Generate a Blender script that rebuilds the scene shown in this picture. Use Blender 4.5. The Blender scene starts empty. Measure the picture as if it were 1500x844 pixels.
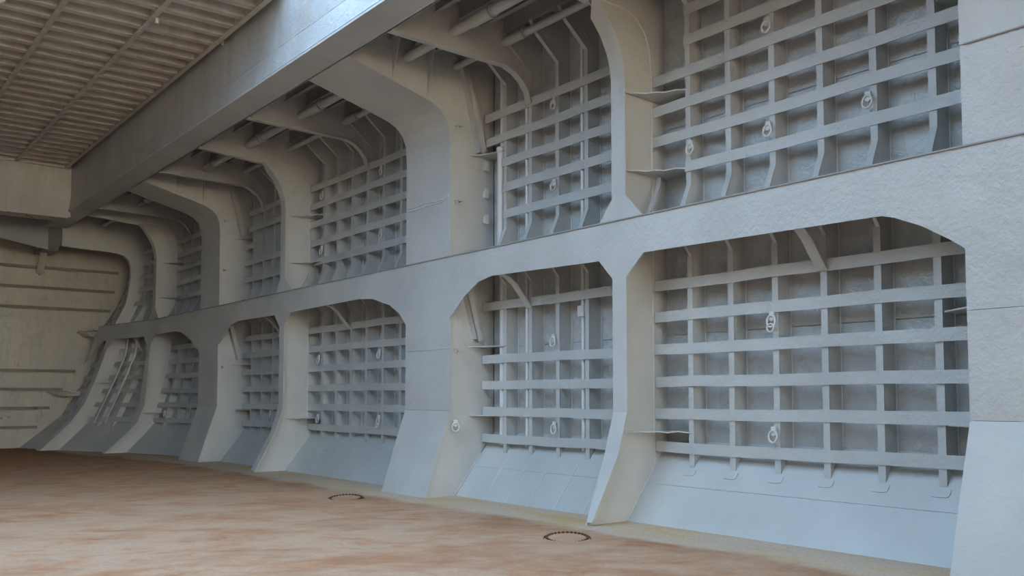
import bpy, bmesh, math, random
from mathutils import Vector, Matrix
random.seed(7)
SC = bpy.context.scene
COL = SC.collection

# ------------------------------------------------------------------ camera
YAW, PITCH = 0.6629, 0.0588
cam_data = bpy.data.cameras.new('camera')
cam_data.sensor_width = 36.0
cam_data.lens = 1353.7 / 1500 * 36
cam_data.shift_y = (503.4 - 422) / 1500
cam_data.clip_end = 300
cam = bpy.data.objects.new('camera', cam_data)
COL.objects.link(cam)
cam.location = (0, 0, 1.7)
cam.rotation_euler = (math.pi / 2 + PITCH, 0, -YAW)
SC.camera = cam

# ------------------------------------------------------------------ world, exposure
world = bpy.data.worlds.new('sky')
SC.world = world
world.use_nodes = True
wn = world.node_tree
bg = wn.nodes['Background']
bg.inputs['Color'].default_value = (0.45, 0.69, 1.0, 1)
bg.inputs['Strength'].default_value = 5.3
sun_data = bpy.data.lights.new('sun', 'SUN')
sun_data.energy = 150.0
sun_data.angle = math.radians(0.6)
sun_data.color = (1.0, 0.89, 0.68)
sun = bpy.data.objects.new('sun', sun_data)
COL.objects.link(sun)
sun.location = (20, -10, 40)
SUN_DIR = Vector((-0.08, -0.96, -0.26))
sun.rotation_euler = SUN_DIR.to_track_quat('-Z', 'Y').to_euler()
VS = SC.view_settings
SC.display_settings.display_device = 'sRGB'
VS.view_transform = 'Standard'
VS.look = 'None'
VS.gamma = 1
VS.use_curve_mapping = False
VS.exposure = -0.32

# ------------------------------------------------------------------ materials
class NT:
    def __init__(self, name):
        self.m = bpy.data.materials.new(name)
        self.m.use_nodes = True
        self.t = self.m.node_tree
        self.b = self.t.nodes['Principled BSDF']
        self.pos = self.t.nodes.new('ShaderNodeNewGeometry').outputs['Position']
    def node(self, kind, **kw):
        n = self.t.nodes.new(kind)
        for k, v in kw.items():
            setattr(n, k, v)
        return n
    def link(self, a, b):
        self.t.links.new(a, b)
    def mapped(self, scale, loc=(0, 0, 0)):
        n = self.node('ShaderNodeMapping')
        n.inputs['Scale'].default_value = scale
        n.inputs['Location'].default_value = loc
        self.link(self.pos, n.inputs['Vector'])
        return n.outputs['Vector']
    def noise(self, vec, scale, detail=4, rough=0.55, dist=0.0):
        n = self.node('ShaderNodeTexNoise')
        n.inputs['Scale'].default_value = scale
        n.inputs['Detail'].default_value = detail
        n.inputs['Roughness'].default_value = rough
        n.inputs['Distortion'].default_value = dist
        self.link(vec, n.inputs['Vector'])
        return n.outputs['Fac']
    def ramp(self, fac, stops):
        n = self.node('ShaderNodeValToRGB')
        e = n.color_ramp.elements
        while len(e) < len(stops):
            e.new(0.5)
        for el, (p, c) in zip(e, stops):
            el.position = p
            el.color = (*c, 1) if len(c) == 3 else c
        self.link(fac, n.inputs['Fac'])
        return n.outputs['Color']
    def mix(self, fac, a, b, mode='MIX'):
        n = self.node('ShaderNodeMix', data_type='RGBA', blend_type=mode)
        for s, v in ((n.inputs['Factor'], fac), (n.inputs['A'], a), (n.inputs['B'], b)):
            pass
        fi = [i for i in n.inputs if i.name == 'Factor' and i.type == 'VALUE'][0]
        ai = [i for i in n.inputs if i.name == 'A' and i.type == 'RGBA'][0]
        bi = [i for i in n.inputs if i.name == 'B' and i.type == 'RGBA'][0]
        for s, v in ((fi, fac), (ai, a), (bi, b)):
            if isinstance(v, (int, float)):
                s.default_value = v
            elif isinstance(v, tuple):
                s.default_value = (*v, 1)
            else:
                self.link(v, s)
        return [o for o in n.outputs if o.type == 'RGBA'][0]
    def math(self, op, a, b=None, clamp=False):
        n = self.node('ShaderNodeMath', operation=op, use_clamp=clamp)
        for s, v in ((n.inputs[0], a), (n.inputs[1], b)):
            if v is None:
                continue
            if isinstance(v, (int, float)):
                s.default_value = v
            else:
                self.link(v, s)
        return n.outputs[0]
    def bump(self, h, strength, dist=0.02, prev=None):
        n = self.node('ShaderNodeBump')
        n.inputs['Strength'].default_value = strength
        n.inputs['Distance'].default_value = dist
        self.link(h, n.inputs['Height'])
        if prev is not None:
            self.link(prev, n.inputs['Normal'])
        return n.outputs['Normal']

def paint(name, base, rough=0.42, orange=0.35, wave=0.35, stain=None, spec=0.5):
    k = NT(name)
    p = k.mapped((1, 1, 1))
    big = k.noise(p, 0.9, 5)
    fine = k.noise(p, 26, 3)
    c = k.ramp(big, [(0.3, tuple(v * 0.90 for v in base)), (0.7, tuple(v * 1.06 for v in base))])
    sp = k.noise(p, 7, 6, 0.7)
    c = k.mix(k.ramp(sp, [(0.62, (0, 0, 0)), (0.8, (0.35, 0.35, 0.35))]), c, tuple(v * 0.72 for v in base))
    if stain:
        st = k.noise(k.mapped((2.2, 2.2, 0.35)), 1.3, 6, 0.65)
        c = k.mix(k.ramp(st, [(0.45, (0, 0, 0)), (0.75, (1, 1, 1))]), c, stain)
    k.link(c, k.b.inputs['Base Color'])
    r = k.ramp(k.noise(p, 3, 4), [(0.3, (rough - 0.08,) * 3), (0.7, (rough + 0.12,) * 3)])
    k.link(r, k.b.inputs['Roughness'])
    k.b.inputs['Specular IOR Level'].default_value = spec
    n0 = k.bump(k.noise(p, 1.4, 2, 0.5), wave, 0.06)
    n1 = k.bump(k.noise(p, 5.5, 3, 0.55, 0.6), wave, 0.035, n0)
    n2 = k.bump(k.noise(p, 15, 3, 0.6, 0.4), orange, 0.018, n1)
    k.link(n2, k.b.inputs['Normal'])
    return k.m

GREY = (0.528, 0.532, 0.508)
M_PAINT = paint('grey_hold_paint', GREY, 0.38, 0.60, 0.34)
M_HULL = paint('grey_hull_plate_paint', (0.51, 0.51, 0.49), 0.26, 0.6, 0.55, spec=0.6)
M_SMOOTH = paint('smooth_foot_paint', GREY, 0.42, 0.16, 0.12)
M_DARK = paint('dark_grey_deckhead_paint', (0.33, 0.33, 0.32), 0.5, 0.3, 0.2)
M_DARK_BAR = paint('dark_bar_paint', (0.24, 0.22, 0.185), 0.6, 0.3, 0.2)  # horizontal bulkhead bars, darker than the plates behind them
M_WELD = paint('weld_bead_paint', (0.66, 0.645, 0.61), 0.45, 0.5, 0.2)
M_COAM = paint('coaming_paint', (0.50, 0.495, 0.475), 0.42, 0.5, 0.35, stain=(0.43, 0.395, 0.34))
M_BULK = paint('bulkhead_paint', (0.48, 0.455, 0.40), 0.30, 0.12, 0.4, stain=(0.60, 0.51, 0.39))
M_COVER = paint('hatch_cover_paint', (0.60, 0.58, 0.51), 0.5, 0.2, 0.06, stain=(0.47, 0.40, 0.33))
M_PIPE = paint('pale_pipe_paint', (0.70, 0.69, 0.66), 0.35, 0.2, 0.1)
M_RING = paint('worn_ring_paint', (0.68, 0.66, 0.63), 0.4, 0.3, 0.1)
M_WHITE = paint('white_fixture_paint', (0.8, 0.8, 0.78), 0.4, 0.1, 0.1)

def rust(name, dark=0.5):
    k = NT(name)
    p = k.mapped((1, 1, 1))
    c = k.ramp(k.noise(p, 8, 6, 0.7), [(0.3, (0.05, 0.022, 0.014)), (0.7, (0.20, 0.085, 0.045))])
    c = k.mix(1.0, c, (0.92, 0.80, 0.68), 'MULTIPLY')
    k.link(c, k.b.inputs['Base Color'])
    k.b.inputs['Roughness'].default_value = 0.85
    k.link(k.bump(k.noise(p, 40, 4), 0.6, 0.01), k.b.inputs['Normal'])
    return k.m
M_RUST = rust('dark_rusty_iron')

def floor_mat():
    k = NT('rusty_steel_floor')
    def streak(rot, sx, sy):
        r = k.node('ShaderNodeMapping')
        r.inputs['Rotation'].default_value = (0, 0, math.radians(rot))
        k.link(k.pos, r.inputs['Vector'])
        q = k.node('ShaderNodeMapping')
        q.inputs['Scale'].default_value = (sx, sy, 1)
        k.link(r.outputs['Vector'], q.inputs['Vector'])
        return q.outputs['Vector']
    sv = streak(24, 0.75, 1.15)
    sv2 = streak(40, 0.6, 1.9)
    a = k.noise(sv, 0.8, 10, 0.66, 1.2)
    b = k.noise(sv, 3.2, 10, 0.72, 0.6)
    iso = k.noise(k.pos, 0.55, 8, 0.66)
    fine = k.noise(sv2, 3.0, 10, 0.75, 0.3)
    c = k.ramp(a, [(0.34, (0.42, 0.20, 0.10)), (0.43, (0.54, 0.31, 0.185)), (0.50, (0.58, 0.40, 0.285)),
                   (0.57, (0.575, 0.44, 0.345)), (0.66, (0.55, 0.30, 0.165))])
    c = k.mix(k.ramp(b, [(0.44, (0, 0, 0)), (0.60, (0.7, 0.7, 0.7))]), c, (0.565, 0.43, 0.335))
    c = k.mix(k.ramp(iso, [(0.50, (0, 0, 0)), (0.62, (0.65, 0.65, 0.65))]), c, (0.43, 0.225, 0.125))
    c = k.mix(k.ramp(fine, [(0.55, (0, 0, 0)), (0.64, (0.6, 0.6, 0.6))]), c, (0.60, 0.475, 0.375))
    c = k.mix(k.ramp(fine, [(0.34, (0.65, 0.65, 0.65)), (0.45, (0, 0, 0))]), c, (0.40, 0.255, 0.175))
    # browner, rustier plates toward the far bulkhead
    sep = k.node('ShaderNodeSeparateXYZ')
    k.link(k.pos, sep.inputs[0])
    wob = k.math('MULTIPLY', k.math('SUBTRACT', k.noise(k.pos, 0.35, 5), 0.5), 9.0)
    yy = k.math('ADD', sep.outputs['Y'], wob)
    mr = k.node('ShaderNodeMapRange', clamp=True)
    for n_, v_ in (('From Min', 11), ('From Max', 33)):
        mr.inputs[n_].default_value = v_
    k.link(yy, mr.inputs['Value'])
    c = k.mix(k.math('MULTIPLY', mr.outputs['Result'], 0.8), c, k.ramp(b, [(0.38, (0.36, 0.165, 0.07)), (0.50, (0.58, 0.305, 0.145)), (0.64, (0.70, 0.49, 0.30))]))
    # grey-yellow margin along the hopper
    wob2 = k.math('MULTIPLY', k.math('SUBTRACT', k.noise(k.mapped((0.8, 0.35, 1)), 1.2, 6, 0.62), 0.5), 1.3)
    xx = k.math('ADD', sep.outputs['X'], wob2)
    taper = k.node('ShaderNodeMapRange', clamp=True)
    for n_, v_ in (('From Min', 24), ('From Max', 34), ('To Min', 0.0), ('To Max', 1.7)):
        taper.inputs[n_].default_value = v_
    k.link(sep.outputs['Y'], taper.inputs['Value'])
    xx = k.math('ADD', xx, taper.outputs['Result'])
    m1 = k.node('ShaderNodeMapRange', clamp=True)
    for n_, v_ in (('From Min', 7.95), ('From Max', 8.25)):
        m1.inputs[n_].default_value = v_
    k.link(xx, m1.inputs['Value'])
    edge = k.ramp(k.noise(k.mapped((1.6, 0.6, 1)), 1.1, 8, 0.65), [(0.36, (0.66, 0.52, 0.28)), (0.47, (0.67, 0.60, 0.46)), (0.58, (0.64, 0.63, 0.60)), (0.68, (0.66, 0.55, 0.34))])
    m0 = k.node('ShaderNodeMapRange', clamp=True)
    for n_, v_ in (('From Min', 7.2), ('From Max', 7.9)):
        m0.inputs[n_].default_value = v_
    k.link(xx, m0.inputs['Value'])
    tide = k.math('MULTIPLY', m0.outputs['Result'], k.ramp(iso, [(0.40, (0, 0, 0)), (0.60, (0.8, 0.8, 0.8))]))
    c = k.mix(tide, c, (0.36, 0.19, 0.105))
    c = k.mix(k.math('MULTIPLY', m1.outputs['Result'], 0.88), c, edge)
    spk = k.noise(k.pos, 22, 5, 0.7)
    c = k.mix(k.ramp(spk, [(0.38, (0.4, 0.4, 0.4)), (0.52, (0, 0, 0))]), c, (0.42, 0.28, 0.20))
    c = k.mix(1.0, c, (0.94, 0.80, 0.68), 'MULTIPLY')
    k.link(c, k.b.inputs['Base Color'])
    k.b.inputs['Roughness'].default_value = 0.8
    k.b.inputs['Specular IOR Level'].default_value = 0.2
    n1 = k.bump(k.noise(sv, 3.0, 6, 0.6), 0.2, 0.02)
    k.link(k.bump(k.noise(k.pos, 30, 4), 0.3, 0.005, n1), k.b.inputs['Normal'])
    return k.m
M_FLOOR = floor_mat()

# ------------------------------------------------------------------ hull taper toward the far bulkhead
KY = [25.5, 28.0, 30.17, 31.6, 32.97, 35.4]
KZ = [0.0, 0.85, 2.2, 3.15, 3.65, 4.15, 5.0, 5.8]
DX = [[0, 0, 0, 0, 0, 0, 0, 0],
      [-.22, -.08, -.07, -.05, -.02, 0, 0, 0],
      [-.80, -.32, -.22, -.15, -.10, -.02, 0, 0],
      [-1.55, -1.15, -.78, -.50, -.38, -.26, -.04, 0],
      [-2.15, -1.68, -1.12, -.80, -.66, -.48, -.07, 0],
      [-2.95, -2.25, -1.55, -1.12, -.97, -.78, -.20, 0]]
def lerp1(xs, t):
    t = min(max(t, xs[0]), xs[-1])
    for i in range(len(xs) - 1):
        if t <= xs[i + 1]:
            return i, (t - xs[i]) / (xs[i + 1] - xs[i])
    return len(xs) - 2, 1.0
EZ = [1.0, 2.2, 3.15, 4.15, 5.0, 6.2, 7.5]
EX = [[0, 0, 0, 0, 0, 0, 0], [.35, .12, 0, 0, 0, 0, 0], [.32, .25, .20, .40, .42, .28, .12], [.32, .25, .2, .4, .42, .28, .12]]
EY_ = [27.0, 30.17, 32.97, 35.4]
def lerp_e(y, z):
    i, u = lerp1(EY_, y)
    j, v = lerp1(EZ, z)
    return (EX[i][j] * (1 - u) + EX[i + 1][j] * u) * (1 - v) + (EX[i][j + 1] * (1 - u) + EX[i + 1][j + 1] * u) * v
def warp(p):
    x, y, z = p
    if y <= KY[0]:
        return (x, y, z)
    i, u = lerp1(KY, y)
    j, v = lerp1(KZ, z)
    e = lerp_e(y, z) * min(max((x - 9.07) / 0.7, 0), 1.3)
    d = -e + (DX[i][j] * (1 - u) + DX[i + 1][j] * u) * (1 - v) + (DX[i][j + 1] * (1 - u) + DX[i + 1][j + 1] * u) * v
    return (x + d, y, z)
def dens(pts, step=0.3, closed=True):
    out = []
    n = len(pts)
    for i in range(n if closed else n - 1):
        a, b = Vector(pts[i]), Vector(pts[(i + 1) % n])
        m = max(1, int((b - a).length / step)) if max(a.y, b.y) > 25.5 else 1
        for q in range(m):
            out.append(tuple(a.lerp(b, q / m)))
    if not closed:
        out.append(tuple(pts[-1]))
    return out

# ------------------------------------------------------------------ mesh builder
class MB:
    def __init__(self):
        self.v, self.f, self.sm = [], [], []
    def add(self, vs, fs, smooth=False):
        o = len(self.v)
        self.v += [tuple(p) for p in vs]
        self.f += [tuple(i + o for i in f) for f in fs]
        self.sm += [smooth] * len(fs)
        return self
    def box(self, x0, x1, y0, y1, z0, z1):
        vs = [(x, y, z) for z in (z0, z1) for y in (y0, y1) for x in (x0, x1)]
        return self.add(vs, [(0, 2, 3, 1), (4, 5, 7, 6), (0, 1, 5, 4), (2, 6, 7, 3), (0, 4, 6, 2), (1, 3, 7, 5)])
    def prism(self, pts, vec):
        pts = dens(pts)
        n = len(pts)
        vec = Vector(vec)
        vs = list(pts) + [tuple(Vector(p) + vec) for p in pts]
        fs = [tuple(range(n)), tuple(reversed(range(n, 2 * n)))]
        fs += [(i, (i + 1) % n, n + (i + 1) % n, n + i) for i in range(n)]
        return self.add(vs, fs)
    def xz(self, pts, y, t):          # plate in a plane across the hold
        return self.prism([(x, y, z) for x, z in pts], (0, t, 0))
    def yz(self, pts, x, t):          # plate along the hold
        return self.prism([(x, y, z) for y, z in pts], (t, 0, 0))
    def xy(self, pts, z, t):          # horizontal plate
        return self.prism([(x, y, z) for x, y in pts], (0, 0, t))
    def ribbon(self, prof, y0, y1, t, taper=None):
        """plate of thickness t following profile [(x,z)..], spanning y0..y1; t grows to +x / inward normal"""
        pr = dens([(x, y0, z) for x, z in prof], 0.3, False)
        if y1 <= 25.5:
            pr = [(x, y0, z) for x, z in prof]
        n = len(pr)
        nor = []
        for i in range(n):
            a = Vector(pr[max(i - 1, 0)]); b = Vector(pr[min(i + 1, n - 1)])
            d = (b - a).normalized()
            nor.append(Vector((-d.z, 0, d.x)))
        vs = []
        for i in range(n):
            ya, yb = (y0, y1) if taper is None else taper(i / (n - 1), y0, y1)
            for yy in (ya, yb):
                vs.append((pr[i][0], yy, pr[i][2]))
            for yy in (ya, yb):
                q = Vector(pr[i]) + nor[i] * t
                vs.append((q.x, yy, q.z))
        fs = []
        for i in range(n - 1):
            a, b = 4 * i, 4 * i + 4
            fs += [(a, a + 1, b + 1, b), (a + 2, b + 2, b + 3, a + 3), (a, b, b + 2, a + 2), (a + 1, a + 3, b + 3, b + 1)]
        e = 4 * (n - 1)
        fs += [(0, 2, 3, 1), (e, e + 1, e + 3, e + 2)]
        return self.add(vs, fs)
    def tube(self, path, r, n=10, closed=False):
        P = [Vector(p) for p in path]
        rs = r if isinstance(r, (list, tuple)) else [r] * len(P)
        m = len(P)
        vs = []
        prevu = None
        for i in range(m):
            if closed:
                d = (P[(i + 1) % m] - P[i - 1]).normalized()
            else:
                d = (P[min(i + 1, m - 1)] - P[max(i - 1, 0)]).normalized()
            if prevu is None:
                u = d.orthogonal().normalized()
            else:
                u = (prevu - d * prevu.dot(d)).normalized()
            prevu = u
            w = d.cross(u)
            for q in range(n):
                a = 2 * math.pi * q / n
                vs.append(tuple(P[i] + (u * math.cos(a) + w * math.sin(a)) * rs[i]))
        fs = []
        for i in range(m if closed else m - 1):
            j = (i + 1) % m
            for q in range(n):
                q2 = (q + 1) % n
                fs.append((i * n + q, i * n + q2, j * n + q2, j * n + q))
        self.add(vs, fs, True)
        if not closed:
            self.add([vs[q] for q in range(n)], [tuple(range(n))])
            self.add([vs[(m - 1) * n + q] for q in range(n)], [tuple(reversed(range(n)))])
        return self
    def mesh(self, name, mat, w=True):
        me = bpy.data.meshes.new(name)
        vs = [warp(p) for p in self.v] if w else self.v
        me.from_pydata(vs, [], self.f)
        me.polygons.foreach_set('use_smooth', self.sm)
        me.validate()
        bm = bmesh.new()
        bm.from_mesh(me)
        bmesh.ops.recalc_face_normals(bm, faces=bm.faces)
        bm.to_mesh(me)
        bm.free()
        me.materials.append(mat)
        return me
    def obj(self, name, mat, parent=None, label=None, w=True, stuff=False):
        o = bpy.data.objects.new(name, self.mesh(name, mat, w))
        COL.objects.link(o)
        if parent is not None:
            attach(o, parent)
        if label:
            o['label'] = label
        if stuff:
            o['kind'] = 'stuff'
        return o

def origin_of(o):
    m = Vector(o.location)
    if o.parent:
        m = m + o.matrix_parent_inverse.translation + origin_of(o.parent)
    return m
def attach(o, parent):
    o.parent = parent
    o.matrix_parent_inverse = Matrix.Translation(-origin_of(parent))
def thing(name, label, cat, loc, group=None):
    o = bpy.data.objects.new(name, None)
    o.empty_display_size = 0.2
    COL.objects.link(o)
    o.location = loc
    o['label'] = label
    o['category'] = cat
    if group:
        o['group'] = group
    return o
def structure(o, label=None):
    o['kind'] = 'structure'
    if label:
        o['label'] = label
    return o

# ------------------------------------------------------------------ dimensions
F = 9.07            # inner face of frames and ledge
BX = 9.755          # face of the bars
HX = 10.04          # hull plating
ZS0, ZS1 = 3.67, 4.18
DECK = 8.05
S = 0.70
def ky(k): return 9.17 + S * k
YB = {'B': 9.19, 'B2': 20.42, 'B3': 30.17, 'B4': 32.97}
WIDE = {'D': (0.9, 4.37), 'C': (13.38, 14.86), 'C2': (24.50, 25.95)}
GX0, GX1, GZ = 6.44, 7.02, 7.30      # coaming girder

# ------------------------------------------------------------------ setting: floor, walls, ceiling
fl = structure(MB().box(-10.2, 10.2, -46, 36.2, -0.2, 0.0).obj('floor', M_FLOOR, w=False), 'rust-stained steel floor of the hold with pale margin at its foot')

wall_r = structure(MB().box(HX + 0.03, HX + 0.10, -46, 36, -0.1, 9.2).obj('wall_right', M_HULL, w=False), 'grey painted ship side behind the frames')
BAYS = [('0', 4.37, 9.19), ('1', 9.19, 13.38), ('2', 14.86, 20.42), ('3', 20.42, 24.50), ('4', 25.95, 30.17), ('5', 30.17, 32.97), ('6', 32.97, 35.3)]
def hopx(z): return 9.2 + z / 1.3
for n, y0, y1 in BAYS:
    for z0, z1 in ((1.02, 2.60), (2.61, 4.14), (4.18, 5.62), (5.63, 6.9), (6.91, DECK)):
        m = MB()
        ny = max(1, int((y1 - y0) / 0.7)) if y0 > 25 else 1
        nz = 4 if y0 > 25 else 1
        for i in range(ny):
            for j in range(nz):
                ya, yb = y0 + (y1 - y0) * i / ny, y0 + (y1 - y0) * (i + 1) / ny
                za, zb = z0 + (z1 - z0) * j / nz, z0 + (z1 - z0) * (j + 1) / nz
                vs = [(HX, ya, za), (HX, yb, za), (HX, yb, zb), (HX, ya, zb)]
                o = len(m.v)
                m.add(vs, [(0, 1, 2, 3)])
        m.obj('hull_plate', M_HULL, wall_r)
    zs = 0.50
    for za, zb in ((-0.02, zs), (zs + 0.003, 1.10)):
        m = MB()
        ny = max(1, int((y1 - y0) / 0.7)) if y0 > 25 else 1
        for i in range(ny):
            ya, yb = y0 + (y1 - y0) * i / ny, y0 + (y1 - y0) * (i + 1) / ny
            m.add([(hopx(za), ya, za), (hopx(za), yb, za), (hopx(zb), yb, zb), (hopx(zb), ya, zb)], [(0, 1, 2, 3)])
        m.obj('hopper_plate', M_SMOOTH, wall_r)
# doubler pads under the feet of the nearest ribs, weld lines on the hopper
for k in range(-6, 0):
    y = ky(k) + 0.05
    c = 0.69
    pts = []
    for a in range(12):
        t = 2 * math.pi * a / 12
        u = 0.11 * math.copysign(abs(math.cos(t)) ** 0.5, math.cos(t))
        v = 0.05 * math.copysign(abs(math.sin(t)) ** 0.5, math.sin(t))
        z = c + v
        pts.append((hopx(z) - 0.004, y + u, z))
    MB().prism(pts, (-0.005, 0, 0.004)).obj('doubler_pad', M_PAINT, wall_r)
for y in (10.1, 10.75, 11.4, 11.95, 12.55, 16.6, 17.9, 19.3):
    MB().prism([(hopx(0.0) - 0.002, y, 0.0), (hopx(0.66) - 0.002, y, 0.66), (hopx(0.66) - 0.002, y + 0.018, 0.66), (hopx(0.0) - 0.002, y + 0.018, 0.0)], (-0.004, 0, 0.003)).obj('weld_bead', M_WELD, wall_r)
# plain side of the hold behind the camera
MB().box(F, F + 0.02, -46, 0.88, 0, DECK).obj('side_plate', M_PAINT, wall_r, w=False)

structure(MB().box(-10.12, -10.04, -46, 36, 0, 9.2).obj('wall_left', M_PAINT, w=False), 'grey ship side opposite, outside the photo')
structure(MB().box(-10.2, 10.2, -46.1, -46, 0, 9.6).obj('wall_back', M_PAINT, w=False), 'near end of the hold, outside the photo')

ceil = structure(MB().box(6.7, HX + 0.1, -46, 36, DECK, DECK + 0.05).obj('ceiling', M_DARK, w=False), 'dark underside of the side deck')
for x in (7.42, 7.84, 8.3, 8.75, 9.2):
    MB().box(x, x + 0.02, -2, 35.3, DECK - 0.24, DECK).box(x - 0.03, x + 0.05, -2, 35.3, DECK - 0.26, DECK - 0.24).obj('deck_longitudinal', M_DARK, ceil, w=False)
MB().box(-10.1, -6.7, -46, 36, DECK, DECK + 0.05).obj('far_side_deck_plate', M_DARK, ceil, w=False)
MB().box(-6.7, -6.44, -46, 36, GZ, 9.3).obj('far_side_coaming_plate', M_PAINT, ceil, w=False)
# deck closing the far end of the hatch
MB().box(-6.7, 6.7, 30.1, 36, DECK, DECK + 0.05).obj('end_deck_plate', M_DARK, ceil, w=False)
MB().box(-6.44, 6.44, -9, 2.5, 8.8, 8.9).obj('light_block_panel', M_DARK, ceil, w=False)  # unseen cover panel, added to hold back sky light near the camera

# ------------------------------------------------------------------ far bulkhead
EY = 35.3
wall_e = structure(MB().box(-10.2, 10.2, EY + 0.02, EY + 0.12, -0.1, 9.3).obj('wall_far', M_BULK, w=False), 'stained grey end bulkhead with horizontal bars')
xs = [-10.1, -6.0, -2.5, 1.5, 4.2, 5.95, 6.9, 10.1]
for i in range(len(xs) - 1):
    for z0, z1 in ((-0.02, 4.165), (4.175, 8.05)):
        if z0 > 1 and 4 < xs[i] < 6.5:
            continue
        MB().box(xs[i] + 0.004, xs[i + 1] - 0.004, EY, EY + 0.02, z0, z1).obj('bulkhead_plate', M_BULK, wall_e, w=False)
MB().box(4.204, 6.896, EY, EY + 0.02, 4.175, 8.05).obj('bulkhead_plate', M_BULK, wall_e, w=False)
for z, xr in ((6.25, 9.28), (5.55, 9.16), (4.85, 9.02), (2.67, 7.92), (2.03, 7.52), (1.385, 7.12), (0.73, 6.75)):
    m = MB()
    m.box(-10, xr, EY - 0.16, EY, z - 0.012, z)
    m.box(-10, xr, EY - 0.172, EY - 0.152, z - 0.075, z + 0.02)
    m.obj('horizontal_stiffener', M_DARK_BAR, wall_e, w=False)
for xa, xb, z, t in ((7.05, 8.1, 1.90, 0.13), (7.95, 8.75, 4.02, 0.16)):
    m = MB()
    m.xy([(xa, EY), (xb + 0.4, EY), (xb + 0.3, EY - 0.9), (xb - 0.5, EY - 0.7), (xa, EY - 0.15)], z, -0.02)
    m.prism([(xa, EY - 0.17, z + 0.03), (xb - 0.5, EY - 0.72, z + 0.03), (xb, EY - 0.82, z + 0.03), (xb, EY - 0.82, z - t), (xb - 0.5, EY - 0.72, z - t), (xa + 0.2, EY - 0.25, z - t)], (0, 0.02, 0))
    m.obj('corner_bracket', M_BULK, wall_e, w=False)
m = MB()
m.yz([(EY, 7.2), (EY - 1.1, 7.2), (EY - 0.9, 6.9), (EY - 0.12, 6.0), (EY, 5.95)], 6.68, 0.03)
m.prism([(6.58, EY - 0.92, 6.9), (6.80, EY - 0.92, 6.9), (6.80, EY - 0.12, 6.0), (6.58, EY - 0.12, 6.0)], (0, 0.02, 0.02))
m.obj('vertical_bracket', M_BULK, wall_e, w=False)
# transverse beam under the end deck
m = MB()
m.xz([(-6.4, 6.95), (4.2, 6.95), (6.5, 6.55), (6.5, DECK), (-6.4, DECK)], 33.0, 0.02)
m.ribbon([(-6.4, 6.95), (4.2, 6.95), (6.5, 6.55)], 32.9, 33.1, -0.02)
m.obj('end_beam', M_DARK, wall_e, w=False)
for x, z in ((5.9, 1.05), (5.66, 1.02)):
    MB().tube([(x, EY - 0.06, z), (x, EY, z)], 0.05, 8).obj('drain_plug', M_DARK, wall_e, w=False)

# ------------------------------------------------------------------ hatch coaming girder
cg = thing('coaming_girder', 'long grey box girder under the hatch edge crossing the upper left diagonally', 'girder', (6.7, 12, GZ))
ZSEAM = 7.78
joints = [-46, -30, -13, -6, 2.0, 8.2, 12.2, 15.45, 17.6, 21.2, 25.0, 30.1]
for a, b in zip(joints[:-1], joints[1:]):
    MB().prism([(6.50, a + 0.003, ZSEAM + 0.012), (6.50, b - 0.003, ZSEAM + 0.012), (6.50, b - 0.003, 9.3), (6.50, a + 0.003, 9.3)], (0.02, 0, 0)).obj('coaming_plate', M_COAM, cg, w=False)
joints2 = [-46, -30, -12, -4, 3.0, 9.3, 11.9, 14.1, 18.4, 22.0, 27.2, 33.0]
for a, b in zip(joints2[:-1], joints2[1:]):
    MB().prism([(6.44, a + 0.002, GZ + 0.05), (6.44, b - 0.002, GZ + 0.05), (6.495, b - 0.002, ZSEAM), (6.495, a + 0.002, ZSEAM)], (0.02, 0, 0)).obj('lower_plate', M_COAM, cg, w=False)
MB().box(6.415, GX1 + 0.01, -46, 33.0, GZ, GZ + 0.035).obj('bottom_plate', M_PAINT, cg, w=False)
MB().tube([(6.43, -46, GZ + 0.052), (6.43, 33.0, GZ + 0.052)], 0.017, 8).obj('edge_bar', M_COAM, cg, w=False)
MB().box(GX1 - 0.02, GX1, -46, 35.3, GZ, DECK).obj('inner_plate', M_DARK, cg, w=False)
m = MB()
m.yz([(33.02, GZ), (33.1, GZ), (34.0, 6.66), (EY, 6.66), (EY, DECK), (33.02, DECK)], 6.5, 0.5)
m.obj('end_bracket', M_DARK, cg, w=False)
m = MB()
m.tube([(6.50, 17.6, 8.69), (6.465, 17.6, 8.69)], [0.05, 0.035], 10)
m.obj('round_plug', M_WHITE, cg, label='small white round plug', w=False)

# hatch end beam
he = thing('hatch_end_beam', 'pale grey crossbeam closing the far end of the hatch at left', 'beam', (0, 30, 7.1))
for a, b in zip([-6.44, -3, 0.5, 3.2, 4.75], [-3, 0.5, 3.2, 4.75, 6.49]):
    MB().box(a + 0.003, b - 0.003, 30.0, 30.02, 7.66, 9.2).obj('end_plate', M_COAM, he, w=False)
    MB().prism([(a + 0.003, 29.93, 7.14), (b - 0.003, 29.93, 7.14), (b - 0.003, 30.0, 7.67), (a + 0.003, 30.0, 7.67)], (0, 0.02, 0)).obj('lower_plate', M_COAM, he, w=False)
MB().box(-6.44, 6.41, 29.91, 30.6, 7.10, 7.14).obj('bottom_plate', M_BULK, he, w=False)
MB().box(-6.44, 6.5, 30.022, 30.04, 7.14, 9.2).obj('back_plate', M_DARK, he, w=False)

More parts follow.
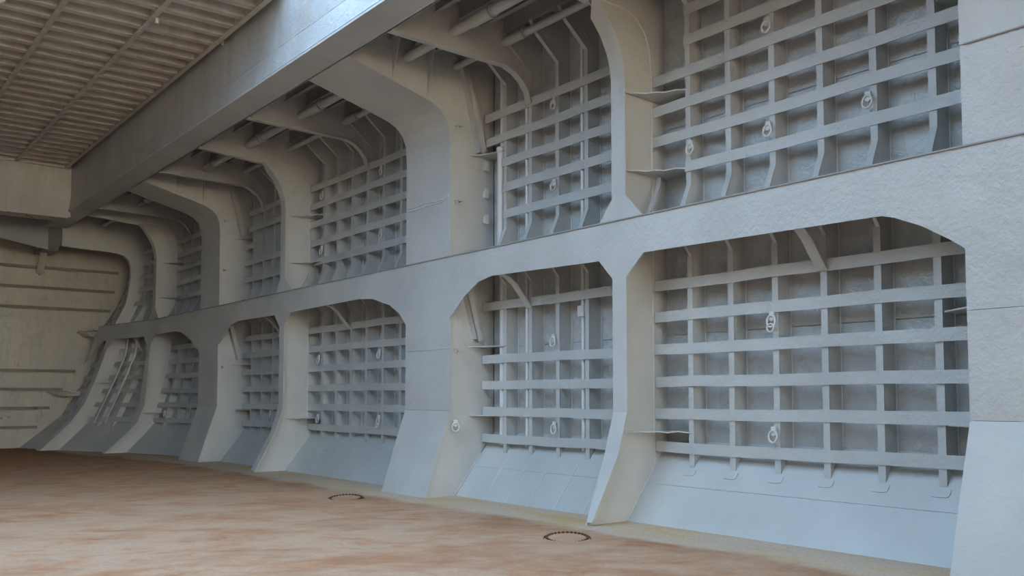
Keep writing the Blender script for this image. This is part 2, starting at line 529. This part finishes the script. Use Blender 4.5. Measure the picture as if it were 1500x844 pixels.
# ------------------------------------------------------------------ hatch cover with its ribs
hc = thing('hatch_cover', 'brownish ribbed steel hatch cover overhead at upper left', 'hatch cover', (0, 22, 8.6))
CY0, CY1 = 14.7, 29.9
MB().box(-6.49, 6.49, CY0, 30.0, 8.88, 8.92).obj('cover_plate', M_COVER, hc, w=False)
rib_mesh = MB().box(-6.34, 6.34, -0.008, 0.008, 8.66, 8.88).box(-6.34, 6.34, -0.008, 0.15, 8.645, 8.66).mesh('rib', M_COVER, False)
y = CY0 + 0.25
while y < CY1 - 0.05:
    o = bpy.data.objects.new('rib', rib_mesh)
    COL.objects.link(o)
    o.location = (0, y, 0)
    attach(o, hc)
    y += 0.535
for x in (-6.33, -4.97, -3.54, -2.12, -0.71, 0.71, 2.12, 3.54, 4.97, 6.32):
    MB().box(x - 0.008, x + 0.008, CY0, CY1, 8.62, 8.88).box(x - 0.05, x + 0.05, CY0, CY1, 8.605, 8.62).obj('girder', M_COVER, hc, w=False)
MB().box(-6.38, 6.38, CY0, CY0 + 0.02, 8.6, 8.88).obj('end_rim', M_COVER, hc, w=False)
MB().box(-6.38, 6.38, CY1 - 0.02, CY1, 8.6, 8.88).obj('end_rim', M_COVER, hc, w=False)
MB().tube([(5.03, 16.95, 8.6), (5.03, 16.95, 8.5)], 0.04, 8).obj('lug', M_PIPE, hc, label='pale lug', w=False)

# ------------------------------------------------------------------ side ledge (stringer)
st = thing('side_ledge', 'long grey horizontal ledge plate running along the ship side at mid height', 'girder', (F, 18, ZS0))
T = 0.02
def face(pts): return MB().yz(pts, F, T)
# face plates; each lower edge carries its bay's arch or stays straight
face([(4.37, ZS1), (9.055, ZS1), (9.055, 3.68), (5.25, 3.63), (5.10, 3.588), (4.81, 3.458), (4.53, 3.286), (4.37, 3.17)]).obj('face_plate', M_PAINT, st)
face([(9.055, ZS1), (13.39, ZS1), (13.39, 3.11), (13.26, 3.20), (12.95, 3.444), (12.55, 3.652), (12.17, 3.716), (9.59, 3.655), (9.055, 3.66)]).obj('face_plate', M_PAINT, st)
face([(14.85, ZS1), (20.29, ZS1), (20.29, 3.68), (16.7, 3.71), (16.14, 3.668), (15.47, 3.49), (15.09, 3.29), (14.85, 3.06)]).obj('face_plate', M_PAINT, st)
face([(20.29, ZS1), (24.52, ZS1), (24.52, 3.13), (24.3, 3.22), (24.0, 3.44), (23.6, 3.63), (23.1, 3.69), (20.29, 3.67)]).obj('face_plate', M_PAINT, st)
face([(25.93, ZS1), (30.03, ZS1), (30.03, 3.68), (28.1, 3.70), (27.5, 3.64), (26.9, 3.46), (26.35, 3.22), (25.93, 3.0)]).obj('face_plate', M_PAINT, st)
face([(30.03, ZS1), (32.83, ZS1), (32.83, 3.66), (30.03, 3.66)]).obj('face_plate', M_PAINT, st)
face([(32.83, ZS1), (34.25, ZS1), (34.25, 2.85), (34.0, 3.15), (33.7, 3.42), (33.3, 3.62), (32.83, 3.68)]).obj('face_plate', M_PAINT, st)
face([(13.39, ZS1), (14.85, ZS1), (14.85, 3.07), (13.39, 3.07)]).obj('face_plate', M_PAINT, st)
face([(24.52, ZS1), (25.93, ZS1), (25.93, 3.07), (24.52, 3.07)]).obj('face_plate', M_PAINT, st)
face([(-4, ZS1), (4.37, ZS1), (4.37, 3.07), (-4, 3.07)]).obj('face_plate', M_PAINT, st)
m = MB()
yy = [-4, 25.5, 27, 28.5, 30.17, 31.6, 32.97, 34.25]
for a, b in zip(yy[:-1], yy[1:]):
    m.add([(F + 0.02, a, 4.135), (HX, a, 4.135), (HX, b, 4.135), (F + 0.02, b, 4.135), (F + 0.02, a, 4.15), (HX, a, 4.15), (HX, b, 4.15), (F + 0.02, b, 4.15)],
          [(0, 1, 2, 3), (4, 7, 6, 5), (0, 3, 7, 4)])
m.obj('shelf_plate', M_PAINT, st)
m = MB()
for a, b in zip(yy[:-1], yy[1:]):
    m.box(F - 0.022, F + 0.03, a, b, ZS1, ZS1 + 0.016)
m.obj('top_edge', M_DARK, st, label='thin dark top edge')

# ------------------------------------------------------------------ narrow frames
WTOP = [(9.75, 4.18), (9.75, 6.45), (9.72, 6.75), (9.62, 7.0), (9.45, 7.17), (9.2, 7.26), (8.75, 7.27)]
def narrow_frame(key, label, fins, foot=True):
    y = YB[key]
    r = thing('narrow_web_frame', label, 'frame', (F, y, 0))
    curve = [(F, 4.18), (F, 6.15), (9.05, 6.38), (8.98, 6.6), (8.86, 6.82), (8.68, 7.03), (8.50, 7.19)]
    web = [(F + .01, 4.15)] + [(x + 0.01, z) for x, z in curve[1:]] + [(7.02, 7.31), (7.02, DECK), (HX, DECK), (HX, 4.15)]
    MB().xz(web, y, 0.016).obj('upper_web_plate', M_PAINT, r)
    lo = [(F + .01, 4.15), (F + .01, 1.50), (8.90, .94), (8.43, 0.0), (9.2, 0.0), (HX, 1.09), (HX, 4.15)]
    MB().xz(lo, y, 0.016).obj('lower_web_plate', M_PAINT, r)
    y0, y1 = y - 0.135, y + 0.135
    def tp(t, a, b):
        if t > 0.86:
            u = (t - 0.86) / 0.14
            return a + 0.0 * u, b - 0.22 * u
        return a, b
    MB().ribbon(curve, y0, y1, -0.022, tp).obj('upper_flange', M_PAINT, r)
    def tp2(t, a, b):
        u = max(0, (t - 0.55) / 0.45)
        return a + 0.02 * u, b - 0.15 * u
    MB().ribbon([(F + .003, 3.80), (F + .003, 2.2), (F, 1.50), (9.0, 1.26), (8.90, .94), (8.72, .6), (8.56, .3), (8.42, .05)], y0, y1, 0.022, tp2 if key == 'B' else None).obj('lower_flange', M_SMOOTH, r)
    for pts in ([(y1, 4.185), (y1 + 0.27, 4.185), (y1, 4.50)], [(y0, 4.185), (y0, 4.52), (y0 - 0.34, 4.185)],
                [(y1, 3.70), (y1 + 0.27, 3.70), (y1 + 0.27, 3.655), (y1, 3.375)], [(y0, 3.70), (y0, 3.375), (y0 - 0.34, 3.68), (y0 - 0.34, 3.70)]):
        MB().yz(pts, F + 0.001, T).obj('gusset_plate', M_PAINT, r)
    # weld bead where web laps the hull bracket
    m = MB()
    path = [(x, y - 0.004, z) for x, z in WTOP]
    m.tube(path, 0.014, 5)
    m.tube(dens([(9.75, y - 0.004, 0.78), (9.75, y - 0.004, 3.95)], 0.3, False), 0.011, 5)
    m.tube(dens([(9.2, y - 0.004, 0.02), (9.75, y - 0.004, 0.73)], 0.3, False), 0.011, 5)
    m.obj('weld_bead', M_WELD, r)
    # underside flange of the deck beam
    MB().ribbon([(7.02, 7.31), (8.5, 7.19)], y - 0.07, y + 0.07, -0.018).obj('beam_flange', M_PAINT, r)
    for z, up in fins:
        n = 8
        front = []
        for i in range(n + 1):
            t = i / n
            px = F + 0.02 + (BX - F) * t
            py = y - 0.02 - (S - 0.04) * (0.12 * t + 0.88 * t ** 2.2)
            front.append((px, py))
        pts = front + [(HX, y - S + 0.02), (HX, y)] + [(F + 0.02, y)]
        zz = [z + 0.012 * math.sin(3.0 * i) for i in range(len(pts))]
        MB().prism([(p[0], p[1], q) for p, q in zip(pts, zz)], (0, 0, 0.016)).obj('tripping_bracket', M_PAINT, r)
    # small curved foot bracket above the ledge
    MB().ribbon([(9.72, 4.86), (9.70, 4.72), (9.60, 4.52), (9.42, 4.19)], y - 0.20, y - 0.13, 0.014).obj('foot_bracket', M_PAINT, r)
    return r
narrow_frame('B', 'narrow grey web frame with flange at right centre, nearest of the narrow frames', ((6.02, 1), (4.90, 1), (1.22, 0)))
narrow_frame('B2', 'narrow grey web frame between the two broad pillars, second narrow frame from the right', ((6.02, 1), (4.90, 1), (1.22, 0)))
narrow_frame('B3', 'narrow grey web frame left of both broad pillars, third narrow frame from the right', ((6.02, 1), (4.90, 1), (1.22, 0)))
r = thing('corner_web_frame', 'dark curved web frame nearest the end bulkhead, leaning inward at its foot', 'frame', (F, 32.97, 0))
cur = [(F, 4.18), (F, 5.2), (F + 0.08, 5.9), (9.12, 6.2), (9.02, 6.42), (8.86, 6.57), (8.6, 6.63), (6.9, 6.70)]
MB().xz([(x + 0.01, z) for x, z in cur] + [(6.9, DECK), (HX, DECK), (HX, 4.18)], 32.97, 0.016).obj('upper_web_plate', M_PAINT, r)
MB().ribbon(cur, 32.93, 33.10, -0.02).obj('upper_flange', M_PAINT, r)
MB().xz([(F + .01, 4.15), (F + .01, 1.50), (8.90, .94), (8.50, 0.0), (9.2, 0.0), (HX, 1.09), (HX, 4.15)], 32.97, 0.016).obj('lower_web_plate', M_PAINT, r)
MB().ribbon([(F, 3.68), (F, 1.50), (8.90, .94), (8.5, .02)], 32.84, 33.1, 0.02).obj('lower_flange', M_PAINT, r)
MB().yz([(32.84, 3.70), (32.84, 3.3), (32.5, 3.70)], F + 0.001, T).obj('gusset_plate', M_PAINT, r)
MB().xy([(F, 32.96), (HX, 32.96), (HX, 32.3), (BX, 32.3), (F + 0.3, 32.8)], 2.2, 0.016).obj('tripping_bracket', M_PAINT, r)

# ------------------------------------------------------------------ broad box pillars
CURVE = [(F, 4.19), (F, 6.15), (9.045, 6.45), (8.97, 6.64), (8.83, 6.78), (8.64, 6.87), (8.23, 6.99), (7.69, 7.13), (7.02, 7.31)]
def broad_frame(key, label, detail=True):
    y0, y1 = WIDE[key]
    r = thing('broad_box_frame', label, 'frame', (F, (y0 + y1) / 2, 0))
    up = [(x + 0.015, z) for x, z in CURVE] + [(7.02, DECK), (HX, DECK), (HX, 4.15)]
    lo = [(F + .015, 4.15), (F + .015, 1.48), (8.58, 0.0), (9.2, 0.0), (HX, 1.09), (HX, 4.15)]
    for yy_ in ((y0 + 0.02, y1 - 0.03) if key != 'D' else (y1 - 0.03,)):
        MB().xz(up, yy_, 0.016).obj('upper_side_plate', M_PAINT, r)
        MB().xz(lo, yy_, 0.016).obj('lower_side_plate', M_PAINT, r)
    if key == 'D':
        MB().ribbon([(F, 5.215), (F, 6.15)] + CURVE[2:], y0, y1, -0.022).obj('upper_face_plate', M_PAINT, r)
        MB().ribbon([(F + 0.012, 4.19), (F + 0.012, 5.21)], y0, y1, -0.02).obj('lower_face_strake', M_PAINT, r)
        MB().tube([(F - 0.006, 2.0, 5.21), (F - 0.006, 4.33, 5.21)], 0.009, 6).obj('lap_weld', M_DARK, r)
        MB().tube([(F + 0.006, 2.4 + 0.2 * i, 5.03 - 0.004 * (i % 3)) for i in range(8)] , 0.008, 5).obj('weld_scar', M_WELD, r)
    else:
        MB().ribbon(CURVE, y0, y1, -0.022).obj('upper_face_plate', M_PAINT, r)
    MB().ribbon([(F, 3.07), (F, 2.56)], y0, y1, 0.022).obj('face_plate', M_PAINT, r)
    MB().ribbon([(F, 2.555), (F, 1.48)], y0, y1, 0.022).obj('face_plate', M_PAINT, r)
    MB().ribbon([(F, 1.476), (8.84, 0.80), (8.58, 0.0)], y0, y1, 0.022).obj('foot_plate', M_SMOOTH, r)
    if not detail:
        for z in (6.05, 2.62, 1.40):
            MB().xy([(F + 0.04, y1 - 0.02), (HX, y1 - 0.02), (HX, ky(-6) - 0.02), (BX + 0.02, ky(-6) - 0.02), (9.4, y1 + 0.1)], z, 0.016).obj('tripping_bracket', M_PAINT, r)
        return r
    # tripping fins under the deck
    for x, z0 in ((7.88, 7.10), (8.58, 6.92)):
        MB().yz([(y0 + 0.02, z0), (y0 + 0.02, 7.80), (y0 - 0.24, 7.80)], x, 0.014).obj('tripping_fin', M_PAINT, r)
    # sloping stays
    m = MB()
    m.prism([(9.23, y0 - 0.13, 7.62), (9.35, y0 - 0.13, 7.62), (9.76, y0 - 0.13, 6.20), (9.71, y0 - 0.13, 6.07), (9.62, y0 - 0.13, 6.12)], (0, 0.012, 0))
    m.prism([(9.26, y0 - 0.13, 7.62), (9.64, y0 - 0.13, 6.12), (9.64, y0 + 0.02, 6.12), (9.26, y0 + 0.02, 7.62)], (0.012, 0, 0))
    m.obj('upper_stay', M_PAINT, r)
    m = MB()
    m.prism([(9.32, y0 - 0.13, 3.62), (9.43, y0 - 0.13, 3.62), (9.69, y0 - 0.13, 2.76), (9.62, y0 - 0.13, 2.69), (9.57, y0 - 0.13, 2.74)], (0, 0.012, 0))
    m.prism([(9.32, y0 - 0.13, 3.62), (9.57, y0 - 0.13, 2.74), (9.57, y0 + 0.02, 2.74), (9.32, y0 + 0.02, 3.62)], (0.012, 0, 0))
    m.obj('lower_stay', M_PAINT, r)
    for z in (6.05, 2.60, 1.38):
        MB().xy([(9.48, y0 + 0.02), (9.62, y0 - 0.12), (BX, y0 - 0.5), (BX, y0 - S + 0.02), (HX, y0 - S + 0.02), (HX, y0 + 0.02)], z, 0.016).obj('tripping_bracket', M_PAINT, r)
    for z in (6.52, 5.17, 2.54):
        MB().box(9.17, 9.27, y0 - 0.09, y0 + 0.03, z, z + 0.02).box(9.185, 9.2, y0 - 0.07, y0 + 0.03, z - 0.035, z).obj('step', M_PAINT, r)
    for z in (5.89, 5.39, 4.92):
        MB().box(9.76, 9.85, y0 - 0.09, y0 - 0.07, z - 0.085, z + 0.085).box(9.79, 9.82, y0 - 0.07, y0 + 0.03, z - 0.06, z + 0.06).obj('lug_plate', M_RING, r)
    m = MB()
    w = y1 - y0
    m.tube([(F - 0.004, y1 - 0.04 * w, 5.26), (F - 0.004, y1 - 0.22 * w, 5.235), (F - 0.004, y0 + 0.55 * w, 5.27), (F - 0.004, y0 + 0.30 * w, 5.235), (F - 0.004, y0 + 0.12 * w, 5.24), (F - 0.004, y0 + 0.04 * w, 5.28)], 0.012, 6)
    m.tube([(F - 0.004, y1 - 0.04 * w, 5.19), (F - 0.004, y0 + 0.5 * w, 5.20), (F - 0.004, y0 + 0.12 * w, 5.20), (F - 0.004, y0 + 0.04 * w, 5.27)], 0.010, 6)
    m.obj('weld_scar', M_WELD, r, label='wavy raised weld scar across the face')
    m = MB()
    m.tube(dens([(9.75, y0 + 0.01, 0.72), (9.2, y0 + 0.01, 0.02)], 0.3, False), 0.011, 5)
    m.obj('weld_bead', M_WELD, r)
    return r
broad_frame('D', 'very broad grey pillar at the right edge of the photo, nearest of the pillars', False)
broad_frame('C', 'broad grey box pillar near the centre, curving into the deck beam above')
broad_frame('C2', 'broad grey box pillar left of centre, farther than the centre pillar and narrower in view')

# ------------------------------------------------------------------ rib lattices
def rib_upper(y, top=True):
    m = MB()
    web = [(HX, 4.16), (9.57, 4.16), (9.66, 4.42), (BX + 0.02, 4.66), (BX + 0.02, 7.22), (9.34, 7.58), (9.20, 7.79), (9.20, DECK - 0.02), (HX, DECK - 0.02)]
    m.xz(web, y, 0.012)
    m.ribbon([(9.57, 4.18), (9.66, 4.42), (BX + 0.018, 4.67)], y, y + 0.085, -0.012)
    m.ribbon([(BX + 0.018, 4.66), (BX + 0.018, 7.22)], y, y + 0.09, -0.014)
    m.ribbon([(BX + 0.018, 7.22), (9.34, 7.58), (9.20, 7.79)], y, y + 0.075, -0.012)
    return m
def rib_lower(y):
    m = MB()
    zf = 0.74
    web = [(HX, 1.09), (BX + 0.02, zf), (BX + 0.02, 3.66), (9.60, 3.86), (9.40, 4.13), (HX, 4.13)]
    m.xz(web, y, 0.012)
    m.ribbon([(BX + 0.018, zf - 0.02), (BX + 0.018, 3.68)], y, y + 0.09, -0.014)
    m.ribbon([(BX + 0.018, 3.66), (9.60, 3.86), (9.40, 4.13)], y, y + 0.05, -0.012)
    return m
def bar(y0, y1, z, h=0.148, w=True):
    """flat bar, slightly uneven from rib to rib"""
    n = max(1, int(round((y1 - y0) / S)))
    m = MB()
    rows = []
    for i in range(n + 1):
        y = y0 + (y1 - y0) * i / n
        a, b = random.uniform(-.009, .009), random.uniform(-.007, .007)
        rows.append([(BX + b, y, z - h / 2 + a), (BX + b, y, z + h / 2 + a), (BX + b + 0.016, y, z + h / 2 + a), (BX + b + 0.016, y, z - h / 2 + a)])
    vs = [p for q in rows for p in q]
    fs = []
    for i in range(n):
        for q in range(4):
            q2 = (q + 1) % 4
            fs.append((4 * i + q, 4 * i + q2, 4 * i + 4 + q2, 4 * i + 4 + q))
    fs += [(0, 1, 2, 3), (4 * n + 3, 4 * n + 2, 4 * n + 1, 4 * n)]
    return m.add(vs, fs)
ru = rib_upper(0).mesh('rib', M_PAINT, False)
rl = rib_lower(0).mesh('rib', M_PAINT, False)
def rib_weld(kind, y):
    m = MB()
    z0, z1 = (4.17, 7.9) if kind == 'u' else (1.08, 4.12)
    pts = dens([(HX - 0.006, y - 0.006, z0), (HX - 0.006, y - 0.006, z1)], 0.4, False)
    return m.tube(pts, 0.012, 5)
ru_w = rib_weld('u', 0).mesh('weld_bead', M_WELD, False)
rl_w = rib_weld('l', 0).mesh('weld_bead', M_WELD, False)
def rib(kind, k, parent):
    y = ky(k)
    if y < 25.5:
        o = bpy.data.objects.new('rib', ru if kind == 'u' else rl)
        COL.objects.link(o)
        o.location = (0, y, 0)
        attach(o, parent)
        w = bpy.data.objects.new('weld_bead', ru_w if kind == 'u' else rl_w)
        COL.objects.link(w)
        w.parent = o
    else:
        o = (rib_upper(y) if kind == 'u' else rib_lower(y)).obj('rib', M_PAINT, parent)
UZ = [6.73, 6.29, 5.84, 5.39, 4.92]
LZ = [3.30, 2.85, 2.39, 1.93, 1.48, 1.01]
def lattice(kind, label, ks, bars):
    y = ky(ks[len(ks) // 2])
    r = thing('rib_lattice', label, 'lattice', (BX, y, 4.2 if kind == 'u' else 0.8), 'rib lattices of the ship side')
    for k in ks:
        rib(kind, k, r)
    for y0, y1, z in bars:
        bar(y0, y1, z).obj('bar', M_PAINT, r)
    return r
e0 = 4.40
U = []
lattice('u', 'upper steel lattice right of the nearest narrow frame, large cells below the top edge', range(-6, 0),
        [(e0, 8.58, UZ[0]), (e0, 9.17, UZ[1]), (e0, 9.17, UZ[2]), (e0, 9.17, UZ[3]), (e0, 8.56, UZ[4]), (e0, 8.56, 7.17)])
L0 = lattice('l', 'lower steel lattice in the largest opening, at the right under the ledge', range(-6, 0), [(e0, 9.17, z) for z in LZ])
lattice('u', 'upper steel lattice between the centre broad pillar and the nearest narrow frame', range(1, 6),
        [(9.21, 13.3, UZ[0]), (9.21, 13.3, UZ[1]), (9.21, 12.78, UZ[2]), (9.21, 12.76, UZ[3]), (9.21, 12.76, UZ[4])])
L1 = lattice('l', 'lower steel lattice right of the centre broad pillar, missing its second bar', range(1, 6), [(9.21, 13.36, z) for z in (3.32, 2.38, 1.92, 1.46, 0.99)])
lattice('u', 'upper steel lattice in the bay left of the centre broad pillar', range(9, 16), [(14.9, 20.4, z) for z in UZ])
L2 = lattice('l', 'lower steel lattice under the ledge in the bay left of the centre broad pillar', range(9, 16), [(14.9, 20.4, z) for z in LZ])
lattice('u', 'upper steel lattice right of the second broad pillar, middle bar interrupted', range(17, 22),
        [(20.45, 24.2, UZ[0]), (20.45, 24.2, UZ[1]), (20.45, 21.2, UZ[2]), (23.75, 24.48, UZ[2]), (20.45, 24.48, UZ[3]), (20.45, 24.48, UZ[4])])
L3 = lattice('l', 'lower steel lattice under the ledge just right of the second broad pillar', range(17, 22), [(20.45, 24.48, z) for z in LZ])
lattice('u', 'small dark upper steel lattice left of the second broad pillar', range(25, 30), [(25.98, 30.15, z) for z in UZ])
L4 = lattice('l', 'small dark lower steel lattice left of the second broad pillar, curving in at its foot', range(25, 30), [(25.98, 30.15, z) for z in LZ])
lattice('u', 'farthest upper steel lattice, a narrow strip beside the curved corner frame', range(31, 34), [(30.2, 32.95, z) for z in UZ])
L5 = lattice('l', 'slanting lower steel lattice with two pale pipes near the end bulkhead', range(31, 34), [(30.2, 32.95, z) for z in LZ])
L6 = lattice('l', 'short lower steel bars at the end bulkhead, leftmost of the lattices', range(35, 37), [(33.0, 34.9, z) for z in LZ[1:]])
# curved knee brackets under the ledge
for k, lat, x0, z1 in ((-4, L0, 9.12, 3.26), (4, L1, 9.12, 3.24), (13, L2, 9.12, 3.26), (18, L3, 9.12, 3.28), (32, L5, 9.12, 3.28)):
    y = ky(k)
    prof = [(x0, 3.74), (9.28, 3.70), (9.42, 3.60), (9.56, 3.44), (9.68, 3.31), (9.745, z1 - 0.02)]
    m = MB()
    m.ribbon(prof, y - 0.03, y + 0.11, -0.014)
    m.obj('knee_bracket', M_PAINT, lat)

# ------------------------------------------------------------------ deck beams between the frames
def deck_beam(k, label):
    y = ky(k) + 0.05
    r = thing('deck_beam', label, 'beam', (8, y, 7.3))
    prof = [(GX1, 7.30), (9.22, 7.25), (9.42, 7.18), (9.58, 7.06), (9.70, 6.90), (9.752, 6.70)]
    MB().xz(prof + [(HX, 6.7), (HX, DECK - 0.01), (GX1, DECK - 0.01)], y, 0.016).obj('web_plate', M_PAINT, r)
    MB().ribbon(prof, y - 0.07, y + 0.07, -0.018).obj('flange', M_PAINT, r)
    return r
deck_beam(-4, 'deck beam above the frame, over the right hand lattice')
deck_beam(4, 'deck beam right of the centre broad pillar, with two pipes entering it')
deck_beam(12, 'deck beam midway between the centre broad pillar and the second narrow frame')
deck_beam(20, 'deck beam just beyond the second narrow frame')
deck_beam(28, 'dark deck beam left of the second broad pillar, nearest the end')

# ------------------------------------------------------------------ pipes
def long_pipe(x, z, rad, label, y0, y1, collars):
    r = thing('deck_pipe', label, 'pipe', (x, (y0 + y1) / 2, z), None)
    MB().tube([(x, y0, z), (x, y1, z)], rad, 14).obj('pipe', M_PAINT, r, w=False)
    for y in collars:
        MB().tube([(x, y, z), (x, y + 0.55, z)], rad + 0.018, 14).obj('sleeve', M_PAINT, r, w=False)
        m = MB()
        m.tube([(x + (rad + 0.03) * math.cos(a), y + 0.03, z + (rad + 0.03) * math.sin(a)) for a in [math.pi * (0.55 + 1.15 * i / 8) for i in range(9)]], 0.012, 6)
        m.obj('hanger', M_DARK, r, w=False)
    return r
long_pipe(8.17, 7.55, 0.085, 'thick pipe under the side deck, the one nearer the hatch girder', 2, 35.2, (10.9, 16.6, 19.6, 22.5, 28.1))
long_pipe(9.20, 7.62, 0.06, 'thinner pipe under the side deck, close to the ship side', 2, 35.2, (11.4, 17.0, 28.2))

def upright_pipe(y, x, rad, label, collar=None, gap=True):
    r = thing('upright_pipe', label, 'pipe', (x, y, 0.9))
    z = [0.95 + 0.32 * i for i in range(10)]
    MB().tube([(x, y, q) for q in [0.88] + z[1:] + [4.13]], rad, 12).obj('lower_pipe', M_PIPE, r)
    if gap:
        if collar:
            MB().tube([(x - 0.055, y, q) for q in (4.16, 5.4, collar)], rad, 12).obj('middle_pipe', M_PIPE, r)
            MB().tube([(x, y, q) for q in (collar - 0.02, 6.9, 7.95)], rad * 0.9, 12).obj('upper_pipe', M_PIPE, r)
        else:
            MB().tube([(x, y, q) for q in (4.16, 5.4, 6.6, 7.95)], rad, 12).obj('upper_pipe', M_PIPE, r)
    if collar:
        MB().tube([(x - 0.055, y, collar - 0.10), (x - 0.055, y, collar - 0.09), (x - 0.055, y, collar), (x - 0.055, y, collar + 0.01)], [rad, rad * 1.25, rad * 1.25, rad], 12).obj('collar', M_PIPE, r)
    return r
upright_pipe(12.86, 9.845, 0.064, 'thick pale upright pipe at the left side of the bay right of the centre pillar', 6.13)
upright_pipe(12.15, 9.82, 0.036, 'thin pale upright pipe, second pipe right of the centre pillar')
p3 = upright_pipe(10.75, 9.82, 0.034, 'thin pale upright pipe nearest the narrow frame at right centre')
MB().box(9.74, 9.86, 10.66, 10.80, 2.98, 3.15).obj('clip', M_RING, p3)
upright_pipe(32.5, 9.72, 0.032, 'left one of the two pale slanting pipes near the end bulkhead', None, False)
upright_pipe(31.95, 9.72, 0.032, 'right one of the two pale slanting pipes near the end bulkhead', None, False)

# ------------------------------------------------------------------ lashing rings
lug_me = MB().prism([(0.0, -0.035, 0.07), (0.0, 0.035, 0.07), (0.0, 0.035, -0.03), (0.0, 0.0, -0.055), (0.0, -0.035, -0.03)], (-0.03, 0, 0)).mesh('lug', M_RING, False)
def ring_mesh(tilt):
    pts = []
    for i in range(14):
        a = 2 * math.pi * i / 14
        u, v = 0.062 * math.cos(a), 0.075 * math.sin(a) - 0.055
        pts.append((-0.035 - 0.25 * abs(v) * tilt, u, v))
    return MB().tube(pts, 0.015, 7, True).mesh('ring', M_RING, False)
ring_me = ring_mesh(0.3)
def ring(y, z, label, x=BX - 0.002, rot=0.0):
    p = warp((x, y, z))
    r = thing('lashing_ring', label, 'ring', p, 'lashing rings on the ribs')
    r.rotation_euler = (0, 0, rot)
    for nm, me in (('lug', lug_me), ('ring', ring_me)):
        o = bpy.data.objects.new(nm, me)
        COL.objects.link(o)
        o.parent = r
    return r
RINGS = [
 (7.15, 6.52, 'grey ring near the top edge in the upper right lattice, above the other rings'),
 (7.15, 5.16, 'grey ring in the middle of the upper right lattice, left of the rusty one'),
 (8.44, 5.20, 'pale ring beside the first rib right of the nearest narrow frame, upper lattice'),
 (5.76, 5.18, 'rust-tinged ring at the right side of the upper right lattice'),
 (7.14, 2.72, 'pale double ring high in the large lower right opening'),
 (7.14, 1.27, 'ring low in the large lower right opening, near the bottom bars'),
 (11.35, 6.57, 'ring high in the upper bay right of the centre pillar'),
 (11.35, 5.21, 'ring low in the upper bay right of the centre pillar'),
 (11.37, 2.66, 'ring at mid height in the lower bay right of the centre pillar'),
 (11.36, 1.25, 'ring near the bottom bars of the lower bay right of the centre pillar'),
 (19.74, 6.50, 'ring at the upper left of the upper lattice left of the centre pillar'),
 (16.96, 6.56, 'ring at the upper right of the upper lattice left of the centre pillar'),
 (19.74, 5.20, 'ring at the lower left of the upper lattice left of the centre pillar'),
 (16.96, 5.20, 'ring at the lower right of the upper lattice left of the centre pillar'),
 (19.82, 2.64, 'ring at the upper left of the lower lattice left of the centre pillar'),
 (17.0, 2.66, 'ring at the upper right of the lower lattice left of the centre pillar'),
 (19.82, 1.25, 'ring at the lower left of the lower lattice left of the centre pillar'),
 (17.0, 1.27, 'hanging double ring at the lower right of the lower lattice left of the centre pillar'),
 (22.52, 6.54, 'small ring high in the upper bay right of the second broad pillar'),
 (22.52, 5.20, 'small ring low in the upper bay right of the second broad pillar'),
 (22.56, 1.30, 'small ring in the lower bay right of the second broad pillar'),
 (28.14, 2.69, 'tiny ring high in the lower bay left of the second broad pillar'),
 (29.52, 1.25, 'tiny ring low at the left in the lower bay left of the second broad pillar'),
 (28.14, 1.20, 'tiny ring low at the right in the lower bay left of the second broad pillar')]
for y, z, lab in RINGS:
    r = ring(y, z, lab)
    if 'double' in lab:
        o = bpy.data.objects.new('ring', ring_me)
        COL.objects.link(o)
        o.location = (-0.02, 0.0, -0.10)
        o.scale = (0.9, 0.8, 0.7)
        o.parent = r
ring(13.33, 1.25, 'ring on the camera-facing side of the centre broad pillar near its foot', 9.16, math.radians(60))

# ------------------------------------------------------------------ floor fittings
def manhole(x, y, rad, label, n=30):
    r = thing('manhole_cover', label, 'manhole cover', (x, y, 0))
    m = MB()
    m.tube([(x + rad * math.cos(2 * math.pi * i / 36), y + rad * math.sin(2 * math.pi * i / 36), 0.0) for i in range(36)], 0.008, 6, True)
    m.obj('rim', M_RUST, r, w=False)
    r.rotation_euler = (math.radians(4.2), math.radians(-3.8), 0)
    m = MB()
    n0 = 28
    m.add([(x + (rad - 0.02) * math.cos(2 * math.pi * i / n0), y + (rad - 0.02) * math.sin(2 * math.pi * i / n0), 0.004) for i in range(n0)], [tuple(range(n0))])
    m.obj('lid', M_FLOOR, r, w=False)
    bm_ = MB().tube([(0, 0, 0.0), (0, 0, 0.022)], 0.018, 6).mesh('bolt', M_RUST, False)
    for i in range(n):
        a = 2 * math.pi * i / n
        o = bpy.data.objects.new('bolt', bm_)
        COL.objects.link(o)
        o.location = (x + (rad - 0.035) * math.cos(a), y + (rad - 0.035) * math.sin(a), 0)
        attach(o, r)
    return r
manhole(7.5, 8.52, 0.285, 'round rusty manhole cover ringed with bolts, nearest on the floor')
manhole(7.50, 14.18, 0.30, 'farther rusty manhole cover on the floor left of the centre pillar foot')
# white fixture under the hatch cover
r = thing('fixture', 'small white rounded fixture under the hatch cover in the top left corner', 'fixture', (2.55, 17.7, 8.6))
MB().tube([(2.2, 17.62, 8.55), (2.25, 17.62, 8.52), (2.62, 17.62, 8.52), (2.68, 17.62, 8.55)], [0.03, 0.06, 0.06, 0.03], 10).obj('body', M_WHITE, r, w=False)
MB().box(2.4, 2.44, 17.6, 17.64, 8.55, 8.69).obj('stem', M_WHITE, r, w=False)
